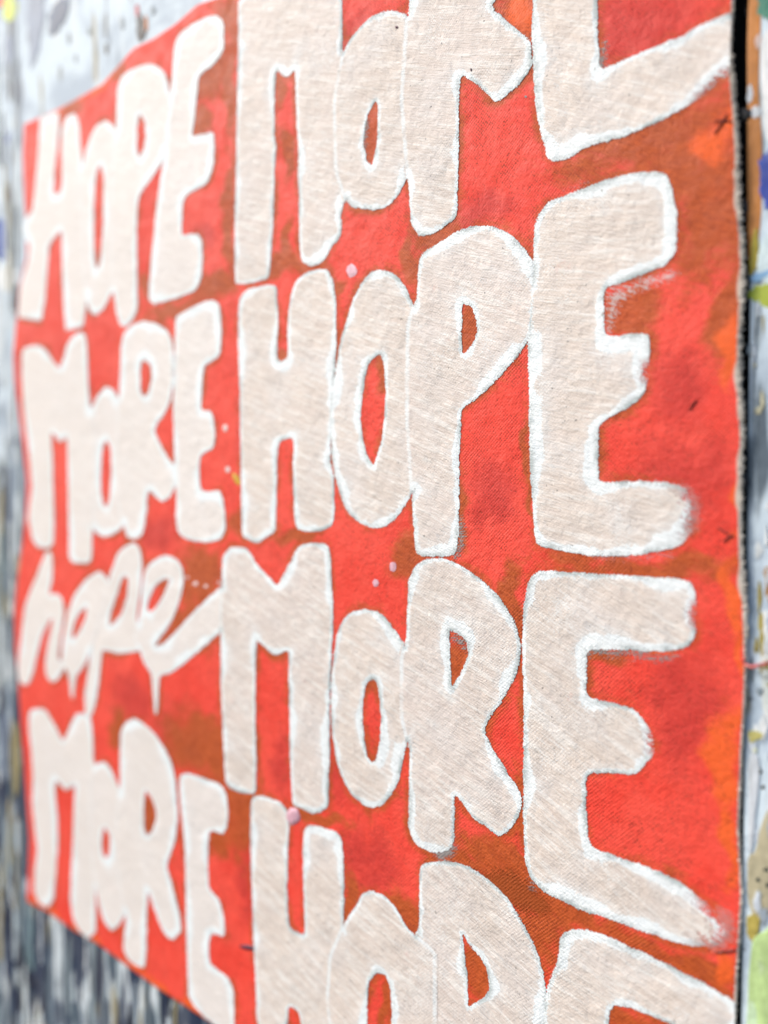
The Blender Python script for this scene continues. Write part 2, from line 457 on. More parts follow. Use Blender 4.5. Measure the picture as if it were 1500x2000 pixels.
letter('E', W, 'l2e', Z([(1030,180),(1060,155),(1130,120),(1200,85),(1250,78),(1288,100),(1298,200),(1300,300),(1292,400),(1260,430),(1200,465),(1188,550),(1185,650),(1180,720),(1245,728),(1258,800),(1265,900),(1250,950),(1200,975),(1175,990),(1170,1100),(1178,1190),(1230,1200),(1290,1190),(1310,1240),(1320,1330),(1325,1420),(1300,1480),(1250,1498),(1160,1495),(1080,1475),(1045,1440),(1030,1350),(1035,1250),(1025,1100),(1020,900),(1015,700),(1020,500),(1025,350)], 0, 560), ow=0.0036)
W = 'in the joined lower case word hope'
letter('h', W, 'l3', Z([(270,235),(300,225),(312,300),(308,400),(290,490),(330,472),(365,500),(378,570),(372,640),(355,740),(340,860),(370,880),(390,900),(360,950),(330,990),(300,998),(270,960),(268,880),(280,780),(300,690),(310,610),(285,650),(250,720),(230,800),(210,880),(190,960),(170,1010),(140,1015),(110,990),(105,900),(120,780),(135,650),(145,560),(175,470),(215,380),(240,310)], 0, 1000), ow=0.0022, cut=9)
letter('o', W, 'l3', Z([(580,343),(625,375),(640,430),(612,540),(575,660),(545,770),(520,850),(490,910),(465,945),(447,960),(440,1010),(432,1095),(418,1090),(412,1010),(400,940),(375,900),(360,870),(368,760),(385,660),(405,570),(440,480),(505,395)], 0, 1000),
       [Z([(505,560),(500,620),(470,690),(442,735),(425,722),(440,650),(470,590)], 0, 1000)], ow=0.0022)
letter('p', W, 'l3', Z([(690,240),(740,195),(790,178),(825,215),(835,300),(828,420),(812,540),(800,635),(850,690),(850,805),(770,825),(690,830),(600,805),(590,900),(575,1050),(555,1150),(530,1208),(500,1180),(495,1080),(515,950),(535,800),(570,650),(600,530),(625,430),(655,340)], 0, 1000),
       [Z([(730,380),(748,400),(742,500),(712,590),(672,645),(645,655),(660,570),(690,480),(715,400)], 0, 1000)], ow=0.0024)
letter('e', W, 'l3', Z([(848,350),(880,300),(930,265),(980,250),(1040,275),(1075,330),(1080,400),(1065,480),(1040,570),(990,670),(940,740),(905,790),(960,770),(1030,700),(1120,600),(1200,520),(1290,440),(1360,410),(1370,650),(1300,700),(1230,760),(1150,830),(1080,890),(1010,940),(935,963),(930,1080),(925,1180),(908,1190),(900,1080),(888,950),(840,880),(815,800),(790,740),(810,640),(825,560),(832,450)], 0, 1000),
       [Z([(960,395),(990,398),(972,450),(932,530),(890,582),(868,570),(880,510),(910,440)], 0, 1000)], ow=0.0026)
W = 'in the lowest narrow word MORE'
letter('M', W, 'l4', Z([(170,0),(180,-40),(215,-52),(265,-45),(300,10),(340,80),(370,140),(400,90),(430,10),(455,-25),(500,-20),(535,0),(545,100),(550,250),(590,400),(600,800),(560,980),(562,1150),(562,1260),(520,1300),(470,1260),(430,1190),(415,1080),(418,900),(430,700),(435,500),(440,400),(385,432),(330,370),(322,420),(340,600),(340,760),(330,900),(318,1060),(285,1120),(230,1090),(200,1030),(205,900),(220,780),(205,650),(188,500),(195,350),(185,200),(170,80)], 0, 1400), ow=0.003)
letter('O', W, 'l4', Z([(560,275),(610,260),(650,300),(680,370),(712,440),(780,600),(800,800),(780,1000),(735,1165),(690,1230),(655,1257),(610,1200),(580,1100),(558,980),(540,800),(530,500),(535,350)], 0, 1400),
       [Z([(615,650),(642,700),(642,780),(625,825),(606,800),(599,730),(605,680)], 0, 1400)])
letter('R', W, 'l4', Z([(705,400),(705,200),(710,80),(740,30),(790,5),(850,40),(910,100),(970,190),(1010,270),(1030,360),(1040,480),(1045,600),(1030,720),(1000,810),(980,870),(1010,980),(1035,1080),(1060,1180),(1065,1260),(1010,1310),(970,1280),(940,1220),(900,1110),(870,1020),(862,1150),(860,1350),(850,1470),(800,1460),(750,1420),(725,1360),(730,1270),(740,1170),(710,1000),(680,800),(690,550)], 0, 1400),
       [Z([(855,435),(882,470),(912,540),(914,600),(892,660),(862,692),(849,650),(847,540)], 0, 1400)])
letter('E', W, 'l4e', Z([(1055,340),(1100,325),(1170,350),(1290,390),(1325,440),(1340,540),(1335,640),(1310,695),(1260,670),(1225,675),(1222,800),(1222,920),(1225,1010),(1280,1060),(1300,1110),(1318,1200),(1320,1295),(1270,1275),(1235,1270),(1225,1350),(1230,1440),(1290,1490),(1350,1540),(1370,1600),(1375,1800),(1372,1860),(1330,1865),(1270,1812),(1200,1760),(1140,1700),(1105,1640),(1100,1500),(1095,1350),(1090,1200),(1090,1000),(1085,800),(1070,620),(1055,480),(1050,400)], 0, 1400), ow=0.0030)

# wide column, top word MORE (runs out of the picture at the top)
W = 'in the wide word MORE along the canvas top edge'
letter('M', W, 'r1', [(466,0),(520,-28),(565,-20),(600,-60),(640,-92),(668,-98),(669,0),(670,107),(690,150),(690,380),(671,395),(667,417),(668,450),(663,467),(647,483),(637,507),(620,520),(603,520),(588,510),(585,467),(583,367),(582,283),(578,200),(577,135),(562,154),(540,137),(537,200),(537,267),(540,290),(537,340),(534,440),(530,500),(526,543),(497,553),(460,556),(458,467),(461,333),(463,200),(466,80)], ow=0.0034)
letter('O', W, 'r1', Z([(690,320),(720,250),(780,170),(860,90),(950,62),(1030,70),(1085,105),(1140,200),(1140,950),(1065,1045),(1020,1140),(960,1210),(880,1235),(810,1225),(740,1215),(702,1165),(650,1000),(640,600)], 440, 0),
       [Z([(880,600),(893,640),(890,800),(875,900),(860,960),(835,930),(815,840),(825,740),(850,650)], 440, 0)], ow=0.0024)
letter('R', W, 'r1', [(800,-100),(803,-170),(830,-195),(890,-200),(960,-180),(1000,-130),(1008,-70),(990,-30),(968,0),(962,12),(985,36),(1010,58),(1038,81),(1041,128),(1026,154),(1000,180),(970,203),(950,184),(925,160),(900,145),(897,200),(897,300),(895,370),(893,420),(883,434),(847,457),(820,464),(803,437),(797,347),(785,200),(795,40),(800,20)],
       [[(872,-125),(905,-120),(915,-90),(900,-60),(872,-50)]], ow=0.0026)
letter('E', W, 'r1e', [(1040,-380),(1060,-405),(1200,-425),(1330,-450),(1345,-360),(1180,-300),(1175,-220),(1290,-230),(1290,-120),(1172,-70),(1167,0),(1168,50),(1170,100),(1173,137),(1207,123),(1240,107),(1293,87),(1333,70),(1360,53),(1393,37),(1428,26),(1460,20),(1460,135),(1426,143),(1407,163),(1377,187),(1333,213),(1283,240),(1233,263),(1160,283),(1133,293),(1120,307),(1093,317),(1070,313),(1063,283),(1053,247),(1045,200),(1042,133),(1038,67),(1041,0),(1040,-200)], feather=[(1400,170,45)], ow=0.0040)
W = 'in the wide word HOPE in the middle of the canvas'
letter('H', W, 'r2h', Z([(80,260),(100,220),(150,190),(230,170),(300,165),(308,250),(312,350),(310,450),(305,550),(305,610),(365,610),(365,450),(370,330),(385,220),(410,150),(470,100),(540,75),(600,75),(630,130),(645,200),(652,300),(652,500),(648,640),(640,800),(632,950),(622,1100),(615,1200),(625,1240),(640,1300),(642,1450),(635,1570),(590,1600),(540,1618),(470,1615),(415,1600),(405,1500),(398,1300),(400,1150),(398,1062),(320,1085),(308,1150),(305,1300),(300,1500),(298,1620),(240,1650),(200,1685),(160,1680),(100,1640),(95,1500),(92,1200),(85,800),(75,500)], 440, 500), ow=0.0040)
letter('O', W, 'r2', Z([(880,80),(960,85),(1010,120),(1060,180),(1095,260),(1118,350),(1170,500),(1170,1250),(1095,1400),(1050,1470),(990,1550),(930,1590),(870,1600),(800,1570),(740,1530),(700,1470),(675,1400),(645,1300),(630,1200),(620,1100),(620,1000),(625,900),(635,750),(650,660),(665,550),(690,450),(715,370),(750,250),(790,170),(840,110)], 440, 500),
       [Z([(905,585),(925,650),(932,800),(928,950),(910,1080),(870,1210),(835,1150),(810,1050),(800,950),(810,830),(825,720),(845,640)], 440, 500)], ow=0.0030)
letter('P', W, 'r2', Z([(40,230),(60,195),(110,165),(180,120),(260,88),(340,88),(410,110),(460,155),(500,205),(528,250),(535,300),(530,400),(518,500),(500,560),(460,630),(400,700),(330,770),(270,820),(218,855),(213,1000),(210,1150),(208,1300),(205,1400),(190,1470),(90,1475),(30,1465),(20,1400),(15,1300),(10,1200),(-10,900),(-5,500),(28,400)], 800, 400, 2.1429),
       [Z([(225,420),(255,430),(278,480),(280,530),(262,580),(240,610),(225,620),(222,520)], 800, 400, 2.1429)], ow=0.0036)
letter('E', W, 'r2e', [(1043,447),(1048,427),(1057,410),(1070,395),(1100,383),(1150,363),(1200,347),(1240,337),(1267,335),(1297,337),(1307,350),(1315,377),(1320,400),(1323,440),(1323,473),(1317,500),(1307,515),(1280,527),(1247,540),(1213,553),(1180,563),(1180,600),(1182,658),(1220,654),(1248,650),(1269,654),(1271,680),(1267,727),(1262,764),(1243,787),(1211,806),(1174,827),(1170,834),(1170,890),(1169,941),(1220,940),(1290,940),(1327,946),(1342,955),(1358,974),(1362,1002),(1350,1039),(1330,1067),(1290,1077),(1243,1084),(1197,1088),(1150,1086),(1108,1079),(1080,1072),(1047,1065),(1043,1020),(1038,960),(1034,867),(1033,773),(1031,661),(1034,587),(1041,512)], feather=[(1345,1000,48), (1262,725,20)], ow=0.0046)
W = 'in the wide word MORE below the middle of the canvas'
letter('M', W, 'l3', Z([(100,300),(105,140),(150,85),(240,85),(270,120),(310,190),(370,250),(428,315),(470,230),(510,160),(535,95),(580,65),(650,60),(720,65),(738,110),(740,200),(748,350),(755,450),(752,600),(745,750),(738,900),(735,1100),(735,1300),(728,1450),(728,1600),(700,1630),(640,1655),(580,1620),(515,1600),(508,1450),(500,1300),(498,1100),(495,900),(493,690),(415,725),(370,690),(305,625),(300,800),(298,1000),(300,1200),(305,1400),(300,1530),(240,1530),(170,1510),(125,1480),(115,1350),(105,1100),(95,900),(95,600)], 400, 1040), ow=0.0038)
letter('O', W, 'r3', Z([(930,445),(1020,465),(1080,520),(1130,590),(1180,670),(1260,800),(1260,1150),(1190,1215),(1175,1280),(1155,1380),(1130,1470),(1090,1540),(1040,1600),(975,1615),(920,1590),(860,1540),(810,1450),(770,1330),(750,1200),(742,1100),(738,1000),(742,850),(752,750),(765,650),(780,570),(810,510),(860,460)], 400, 1040),
       [Z([(985,865),(1005,885),(1020,980),(1028,1100),(1020,1220),(1000,1320),(980,1335),(955,1300),(940,1200),(930,1080),(938,960),(955,890)], 400, 1040)], ow=0.0034)
RB = Z([(30,110),(80,85),(140,85),(200,105),(250,140),(310,180),(360,230),(400,280),(440,350),(460,410),(468,470),(460,540),(430,610),(390,680),(350,740),(312,795),(330,850),(380,930),(430,1010),(472,1070),(470,1130),(440,1200),(400,1240),(370,1252),(330,1215),(270,1180),(220,1110),(190,1070)], 800, 1050, 2.1429)
letter('R', W, 'r3', RB + [(888,1600),(887,1643),(880,1663),(850,1667),(823,1658),(807,1643),(798,1617),(799,1540),(800,1460),(785,1400),(785,1280),(794,1250),(795,1200),(798,1130)],
       [Z([(172,395),(210,410),(237,440),(242,490),(226,540),(200,590),(178,622),(174,500)], 800, 1050, 2.1429)], ow=0.0034)
letter('E', W, 'r3e', Z([(475,300),(490,220),(500,170),(530,140),(600,138),(750,148),(900,155),(1050,165),(1130,172),(1178,185),(1198,230),(1203,300),(1198,400),(1185,440),(1140,465),(1080,478),(950,475),(820,468),(745,472),(742,560),(742,665),(800,680),(880,695),(940,715),(985,770),(1020,820),(1030,870),(1010,920),(975,970),(940,995),(860,985),(745,985),(740,1050),(740,1150),(745,1230),(755,1290),(830,1320),(950,1360),(1060,1400),(1150,1450),(1220,1510),(1285,1570),(1340,1640),(1330,1690),(1290,1712),(1200,1712),(1100,1690),(980,1650),(850,1600),(720,1560),(620,1510),(560,1480),(510,1430),(485,1370),(478,1250),(475,1000),(478,800),(475,600),(472,450)], 800, 1050, 2.1429),
       feather=[(1395,1810,55), (1362,1200,26), (1278,1450,24)], ow=0.0036)
W = 'in the wide word HOPE along the canvas bottom edge'
letter('H', W, 'r4', [(490,1567),(497,1553),(517,1555),(540,1562),(553,1570),(563,1583),(566,1607),(563,1667),(562,1733),(563,1783),(567,1813),(595,1825),(596,1800),(593,1733),(592,1667),(593,1633),(598,1613),(613,1610),(637,1617),(657,1623),(668,1637),(672,1683),(673,1733),(672,1783),(670,1820),(700,1870),(700,1980),(675,2060),(668,2110),(610,2088),(592,2060),(588,2000),(583,1972),(564,1965),(562,2000),(558,2052),(508,2030),(502,1990),(499,1900),(495,1833),(492,1733),(490,1633)], ow=0.0026)
letter('O', W, 'r4', [(723,1738),(707,1745),(697,1767),(683,1787),(673,1805),(662,1830),(645,1870),(640,1950),(650,2040),(675,2100),(710,2135),(745,2140),(785,2110),(810,2060),(850,2000),(850,1860),(817,1832),(805,1820),(793,1807),(780,1783),(767,1763),(750,1747)],
       [[(742,1903),(753,1907),(760,1927),(763,1967),(763,2020),(752,2060),(738,2070),(725,2050),(720,1990),(720,1950),(723,1920),(732,1907)]], ow=0.0034)
letter('P', W, 'r4', [(820,1693),(830,1684),(862,1681),(900,1685),(924,1696),(948,1712),(972,1732),(996,1760),(1016,1792),(1032,1820),(1048,1852),(1058,1884),(1064,1916),(1067,1940),(1064,2000),(1040,2070),(990,2120),(940,2150),(905,2165),(900,2265),(840,2235),(826,2100),(800,1960),(800,1850),(819,1810),(819,1750)],
       [[(906,1826),(918,1848),(936,1868),(948,1892),(954,1924),(948,1940),(932,1952),(916,1964),(914,1900),(910,1860)]], ow=0.0034)
letter('E', W, 'r4e', [(1092,1860),(1092,1832),(1104,1820),(1124,1812),(1156,1816),(1196,1832),(1248,1856),(1300,1880),(1352,1908),(1400,1932),(1428,1952),(1460,1975),(1460,2090),(1380,2040),(1300,1995),(1240,1972),(1196,1960),(1190,1985),(1190,2050),(1192,2130),(1290,2170),(1290,2270),(1190,2250),(1190,2320),(1370,2400),(1350,2470),(1150,2390),(1070,2340),(1062,2300),(1060,2100),(1062,1980),(1068,1936),(1076,1908),(1088,1880)], ow=0.0036)

# canvas coordinates (metres) for every outline
PXM = 1.0 / 3600.0
for L in LET:
    L['P'] = round_poly(px_poly(L['outer']), L['cut'] * PXM)
    L['Hs'] = [round_poly((lambda q: q.mean(0) + (q - q.mean(0)) * np.array([1.10, 1.05]))(px_poly(h)), 3 * PXM) for h in L['holes']]
def in_letter(P, L):
    r = inside(P, L['P'])
    for h in L['Hs']:
        r &= ~inside(P, h)
    return r
GRP = {}
for L in LET:
    GRP.setdefault(L['grp'], []).append(L)
for g, Ls in GRP.items():
    A, B = [], []
    for L in Ls:
        for poly in [L['P']] + L['Hs']:
            n = np.roll(poly, -1, 0)
            for a, b in zip(poly, n):          # split long edges, drop what lies inside another letter
                k = max(1, int(np.linalg.norm(b - a) / 0.0012))
                for i in range(k):
                    A.append(a + (b - a) * i / k); B.append(a + (b - a) * (i + 1) / k)
    A, B = np.array(A), np.array(B)
    own = []
    for j, L in enumerate(Ls):
        for poly in [L['P']] + L['Hs']:
            n = np.roll(poly, -1, 0)
            own += [j] * sum(max(1, int(np.linalg.norm(b - a) / 0.0012)) for a, b in zip(poly, n))
    own = np.array(own)
    mid = (A + B) / 2
    drop = np.zeros(len(A), bool)
    for j, L in enumerate(Ls):
        drop |= in_letter(mid, L) & (own != j)
    for L in Ls:
        L['A'], L['B'], L['mates'] = A[~drop], B[~drop], Ls

# ------------------------------------------------------------------ wall boards; gap between them added to darken the strip by the canvas
m_wall = mat_wall('studio_wall_paint', 1.0)
shade_gap_l = on_wall(np.array([1335.0]), np.array([955.0]))[0][0]
shade_gap_r = on_wall(np.array([1461.0]), np.array([955.0]))[0][0]
def board(name, x0, x1, z0, z1, depth, mat, nx=60, nz=70):
    xs = np.linspace(x0, x1, nx); zs = np.linspace(z0, z1, nz)
    X, Zg = np.meshgrid(xs, zs)
    rng = np.random.RandomState(3)
    Y = X * 0.0
    co = np.stack([X, Y, Zg], -1).reshape(-1, 3)
    i = np.arange(nx * nz).reshape(nz, nx)
    q = np.stack([i[:-1, :-1], i[:-1, 1:], i[1:, 1:], i[1:, :-1]], -1).reshape(-1, 4)
    # edges and back
    back = co.copy(); back[:, 1] = depth
    rim = np.concatenate([i[0, :], i[1:, -1], i[-1, -2::-1], i[-2:0:-1, 0]])
    nv = len(co)
    rb = np.arange(len(rim)) + nv
    co2 = np.concatenate([co, back[rim]])
    r2 = np.roll(rim, -1); b2 = np.roll(rb, -1)
    q2 = np.stack([rim, rb, b2, r2], -1)
    xx, zz = co2[:, 0], co2[:, 2]
    # heavier dripping low on the board and at its far end
    drips = np.clip(0.58 + (1.40 - zz) * 1.35 + np.clip((-xx - 0.68), 0, 1) * 1.6, 0.12, 0.95)
    if x0 > -0.2:
        drips = np.full(len(co2), 0.42)
    o = mesh_np(name, co2, np.concatenate([q, q2]), mat, None, {'drips': drips}, smooth=False)
    o['kind'] = 'structure'
    return o
wall = board('wall', -2.2, shade_gap_l, 0.0, 2.5, 0.03, m_wall, 120, 140)
wall_r = board('wall', shade_gap_r, 0.9, 0.0, 2.5, 0.03, m_wall, 40, 140)
m_dark = mat_paint('black_gap_shade', (0.006, 0.006, 0.007), 0.3, 0.95)  # black sheet added behind the gap so it stays dark
bk = mesh_py('added_gap_backing', [(-2.2, 0.032, 0), (0.9, 0.032, 0), (0.9, 0.032, 2.5), (-2.2, 0.032, 2.5),
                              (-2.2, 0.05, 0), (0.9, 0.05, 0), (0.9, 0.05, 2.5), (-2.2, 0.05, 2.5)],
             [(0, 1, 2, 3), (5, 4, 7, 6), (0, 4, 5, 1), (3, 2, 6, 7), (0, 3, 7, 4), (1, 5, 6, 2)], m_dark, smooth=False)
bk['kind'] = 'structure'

# paint smears on the wall boards
PAINT = {}
def paint(colr):
    if colr not in PAINT:
        PAINT[colr] = mat_paint('wall_paint_%d' % len(PAINT), colr, 0.22, 0.55)
    return PAINT[colr]
SM = [0]
def smear(pts, colr, parent, thick=0.00012, wob=0.14, name='paint_smear', px=True):
    SM[0] += 1
    rnd = random.Random(SM[0] * 7 + 1)
    P = np.array(pts, float)
    if px:
        s, t = on_wall(P[:, 0], P[:, 1]); P = np.stack([s, t], 1)
    P = round_poly(P, 1.0, 2)
    # finer, ragged rim
    Q = []
    for a, b in zip(P, np.roll(P, -1, 0)):
        for k in range(2):
            Q.append(a + (b - a) * k / 2)
    Q = np.array(Q); c = Q.mean(0)
    size = np.linalg.norm(Q - c, axis=1)
    ph = [rnd.uniform(0, 6.3) for _ in range(4)]; th = np.arange(len(Q)) * 2 * math.pi / len(Q)
    wv = sum(np.sin((3 + 3 * i) * th + ph[i]) / (1 + 0.5 * i) for i in range(4)) * 0.5
    Q = c + (Q - c) * (1 + wob * (1.3 * wv + 0.5 * np.array([rnd.uniform(-1, 1) for _ in Q])))[:, None]
    n = len(Q); base = 0.00012 + 0.00005 * (SM[0] % 11)
    V = [(x, 0.0006, z) for x, z in Q]
    V += [(x, -base, z) for x, z in c + (Q - c) * 0.97]
    V += [(x, -base - thick * 0.7, z) for x, z in c + (Q - c) * 0.8]
    V.append((c[0], -base - thick, c[1]))
    Fc = []
    area = sum(Q[i][0] * Q[(i + 1) % n][1] - Q[(i + 1) % n][0] * Q[i][1] for i in range(n))
    for r in range(2):
        for i in range(n):
            j = (i + 1) % n
            f = (r * n + i, r * n + j, (r + 1) * n + j, (r + 1) * n + i)
            Fc.append(f if area > 0 else f[::-1])
    for i in range(n):
        f = (2 * n + i, 2 * n + (i + 1) % n, 3 * n)
        Fc.append(f if area > 0 else f[::-1])
    return mesh_py(name, V, Fc, paint(colr), parent, smooth=False)
def blob(x, y, rx, ry, colr, parent, n=9, **k):
    rnd = random.Random(int(x * 13 + y * 7))
    pts = [(x + rx * math.cos(a) * rnd.uniform(.75, 1.2), y + ry * math.sin(a) * rnd.uniform(.75, 1.2)) for a in [2 * math.pi * i / n for i in range(n)]]
    return smear(pts, colr, parent, **k)

OCH, TEAL, BLUE = (0.50, 0.19, 0.035), (0.05, 0.22, 0.15), (0.02, 0.06, 0.38)
LIME, OLIVE, WHITE = (0.42, 0.50, 0.05), (0.38, 0.30, 0.03), (0.80, 0.85, 0.86)
PALE, SKYB, BLACK = (0.62, 0.66, 0.70), (0.22, 0.42, 0.66), (0.008, 0.008, 0.010)
GREENY, BEIGE = (0.52, 0.70, 0.30), (0.50, 0.45, 0.30)
# the strip of board beside the canvas
smear([(1459,-60),(1486,-60),(1488,20),(1482,60),(1484,110),(1481,160),(1485,220),(1490,290),(1483,350),(1489,400),(1485,450),(1478,500),(1470,545),(1461,560),(1459,300)], OCH, wall_r, wob=0.01)
smear([(1478,-60),(1540,-60),(1545,25),(1520,42),(1490,40),(1477,25)], TEAL, wall_r)
smear([(1487,45),(1560,50),(1560,285),(1500,290),(1489,230),(1485,130)], WHITE, wall_r, wob=0.02)
smear([(1474,75),(1486,60),(1488,92),(1476,98)], (0.55,0.42,0.38), wall_r)
smear([(1462,165),(1472,168),(1470,195),(1462,208),(1458,190)], PALE, wall_r)
smear([(1464,212),(1484,205),(1490,225),(1470,236)], PALE, wall_r)
smear([(1492,292),(1560,285),(1570,420),(1505,430),(1495,400),(1484,375),(1481,330)], BLUE, wall_r)
smear([(1466,470),(1480,440),(1484,490),(1474,540),(1463,545)], OLIVE, wall_r)
smear([(1480,500),(1495,450),(1560,440),(1560,545),(1500,556),(1478,552)], (0.60,0.74,0.80), wall_r, wob=0.05)
smear([(1463,540),(1490,530),(1510,522),(1505,540),(1480,552),(1464,553)], SKYB, wall_r)
smear([(1463,562),(1480,555),(1530,556),(1540,600),(1500,602),(1475,590),(1462,582)], LIME, wall_r)
smear([(1490,1115),(1500,1105),(1540,1110),(1530,1180),(1496,1178)], (0.40,0.24,0.12), wall_r)
for a in [(1484,1168,4,32),(1486,1215,5,22),(1488,1255,5,28),(1478,1262,4,14),(1487,1305,3,12),(1497,1300,5,10)]:
    blob(*a, OLIVE, wall_r)
smear([(1492,1340),(1520,1322),(1525,1345)], OLIVE, wall_r)
smear([(1462,1425),(1490,1428),(1494,1440),(1470,1450),(1461,1447)], (0.50,0.46,0.16), wall_r)
smear([(1463,1470),(1478,1465),(1486,1490),(1480,1560),(1474,1610),(1470,1662),(1462,1670),(1463,1560)], (0.58,0.62,0.66), wall_r, wob=0.03)
smear([(1459,1660),(1475,1672),(1488,1590),(1530,1560),(1530,1760),(1500,1800),(1459,1790)], BEIGE, wall_r, wob=0.03)
smear([(1480,1200),(1500,1190),(1560,1200),(1560,1420),(1500,1440),(1488,1380)], (0.72,0.80,0.76), wall_r, wob=0.04)
for a in [(1486,1507,4,5),(1490,1537,4,5),(1481,1718,5,5),(1497,1698,6,5),(1500,1728,5,5),(1500,1886,3,4)]:
    blob(*a, (0.05,0.06,0.05), wall_r, n=7)
smear([(1458,1785),(1478,1782),(1488,1805),(1478,1830),(1459,1842)], (0.42,0.34,0.08), wall_r)
smear([(1459,1845),(1490,1810),(1560,1780),(1570,2200),(1459,2200)], GREENY, wall_r, wob=0.02)
smear([(1459,1950),(1480,1945),(1485,2080),(1459,2090)], (0.50,0.66,0.42), wall_r, wob=0.04)
brd = random.Random(21)
for i in range(46):
    x = brd.uniform(1466, 1530); y = brd.uniform(600, 1800)
    blob(x, y, brd.uniform(2, 9), brd.uniform(4, 26), brd.choice([(0.55,0.62,0.68),(0.70,0.76,0.78),(0.34,0.40,0.46),(0.46,0.44,0.30),(0.24,0.30,0.34),(0.66,0.70,0.56),(0.60,0.66,0.74)]), wall_r, n=11, wob=0.2)
# black drips that bridge the added gap beside the canvas
smear([(1445,212),(1466,210),(1470,222),(1463,238),(1450,236),(1444,226)], BLACK, wall_r, 0.0012)
smear([(1446,385),(1460,388),(1463,412),(1458,424),(1446,422)], BLACK, wall_r, 0.0012)
smear([(1446,775),(1455,770),(1463,790),(1456,798),(1446,796)], BLACK, wall_r, 0.003)
smear([(1450,925),(1456,918),(1465,938),(1459,960),(1448,960)], BLACK, wall_r, 0.003)
# the board seen above and beside the canvas' far edge
YEL = (0.62, 0.78, 0.05)
smear([(8,-10),(34,-8),(36,20),(24,45),(12,42),(4,20)], YEL, wall)
smear([(-14,-30),(8,-30),(9,4),(0,18),(-14,14)], (0.75,0.05,0.03), wall)
smear([(268,30),(278,24),(286,50),(284,82),(270,80),(266,52)], BLACK, wall)
smear([(282,28),(290,36),(288,66),(285,60)], (0.6,0.2,0.05), wall)
smear([(265,14),(270,6),(273,30),(267,36)], (0.55,0.04,0.05), wall)
smear([(205,84),(210,84),(213,106),(204,108)], BLACK, wall)
smear([(203,40),(209,16),(210,70),(206,80)], (0.22,0.24,0.24), wall)
for a in [(118,145,5,18),(148,115,4,9),(135,75,4,13),(175,62,4,10),(240,45,5,14),(300,20,5,9)]:
    blob(*a, (0.24,0.30,0.34), wall)
smear([(112,0),(140,-12),(132,30),(118,62),(98,70),(90,40)], (0.07,0.11,0.19), wall)
smear([(60,-20),(90,-20),(84,60),(72,130),(58,120),(50,40)], (0.22,0.28,0.38), wall)
smear([(10,70),(24,60),(26,110),(20,135),(12,120)], (0.16,0.22,0.34), wall)
smear([(35,150),(44,155),(45,205),(38,222),(33,190)], (0.16,0.20,0.25), wall)
smear([(-10,420),(10,425),(13,490),(8,510),(-12,512)], (0.06,0.12,0.38), wall)
smear([(0,270),(42,250),(44,330),(30,370),(0,360)], (0.50,0.62,0.72), wall)
smear([(14,262),(24,258),(22,276),(12,282)], (0.20,0.28,0.62), wall)
smear([(-10,525),(22,515),(38,540),(30,565),(0,570),(-12,550)], (0.78,0.86,0.86), wall)
smear([(28,385),(38,390),(42,470),(36,500),(28,470)], (0.22,0.27,0.30), wall)
smear([(8,1720),(18,1740),(46,1860),(80,1930),(66,1945),(36,1900),(14,1830)], (0.016,0.022,0.045), wall, wob=0.08)
smear([(0,1380),(18,1390),(16,1520),(0,1530)], (0.10,0.14,0.22), wall, wob=0.08)
smear([(20,1420),(38,1400),(40,1500),(36,1560),(24,1550)], (0.28,0.24,0.12), wall, wob=0.08)
# long vertical drips over the far part of the board
drnd = random.Random(11)
DC = [(0.03,0.045,0.09),(0.42,0.50,0.54),(0.66,0.74,0.76),(0.24,0.30,0.33),(0.34,0.29,0.15),(0.02,0.025,0.035),(0.56,0.63,0.66),(0.14,0.22,0.24),(0.18,0.22,0.25)]
for i in range(150):
    if i < 70:
        x = drnd.uniform(-30, 420); y = 1735 + 0.62 * x + drnd.uniform(-10, 330)
    elif i < 120:
        x = drnd.uniform(-45, 42); y = drnd.uniform(560, 1800)
    else:
        x = drnd.uniform(-45, 40); y = drnd.uniform(60, 560)
    w = drnd.uniform(1.5, 5.0); h = drnd.uniform(30, 120)
    c = drnd.choice(DC)
    lv = [-1, -.8, -.55, -.3, 0, .25, .5, .72, .9, 1]
    wl = [w * drnd.uniform(.35, 1.25) * (0.35 if abs(l) > .95 else 1) for l in lv]
    wr = [w * drnd.uniform(.35, 1.25) * (0.35 if abs(l) > .95 else 1) for l in lv]
    ln = [drnd.uniform(-.8, .8) for l in lv]
    pts = [(x - a + k, y + l * h) for a, l, k in zip(wl, lv, ln)] + [(x + a + k, y + l * h) for a, l, k in reversed(list(zip(wr, lv, ln)))]
    smear(pts, c, wall, 0.0001, 0.0, 'paint_drip')

# ------------------------------------------------------------------ the canvas
root = bpy.data.objects.new('painted_canvas', None)
col.objects.link(root)
root['label'] = 'red hand-painted canvas lettered MORE and HOPE in outlined cream capitals, hung on paint-spattered wall'
root['category'] = 'canvas'
e_l = px_poly([(47,150),(47,250),(45,300),(47,380),(50,430),(52,500),(38,560),(32,630),(26,690),(28,740),(38,810),(46,880),(52,940),(50,1000),(46,1050),(36,1120),(28,1190),(30,1270),(36,1330),(40,1400),(47,1480),(52,1560),(58,1640),(56,1700),(53,1760),(53,1900)])
e_r = px_poly([(1430,-640),(1432,-300),(1432,0),(1429,60),(1427,130),(1432,190),(1437,250),(1440,330),(1443,420),(1449,480),(1451,560),(1446,610),(1443,680),(1444,760),(1449,850),(1446,930),(1445,1000),(1447,1080),(1453,1160),(1456,1230),(1457,1310),(1454,1390),(1450,1450),(1446,1540),(1443,1620),(1447,1690),(1450,1750),(1445,1830),(1440,1900),(1436,2000),(1436,2300),(1438,2700)])
e_t = px_poly([(20,255),(48,243),(110,215),(200,165),(262,94),(300,76),(345,46),(385,10),(420,-2),(470,-20),(600,-82),(800,-198),(1000,-315),(1200,-432),(1470,-590)])
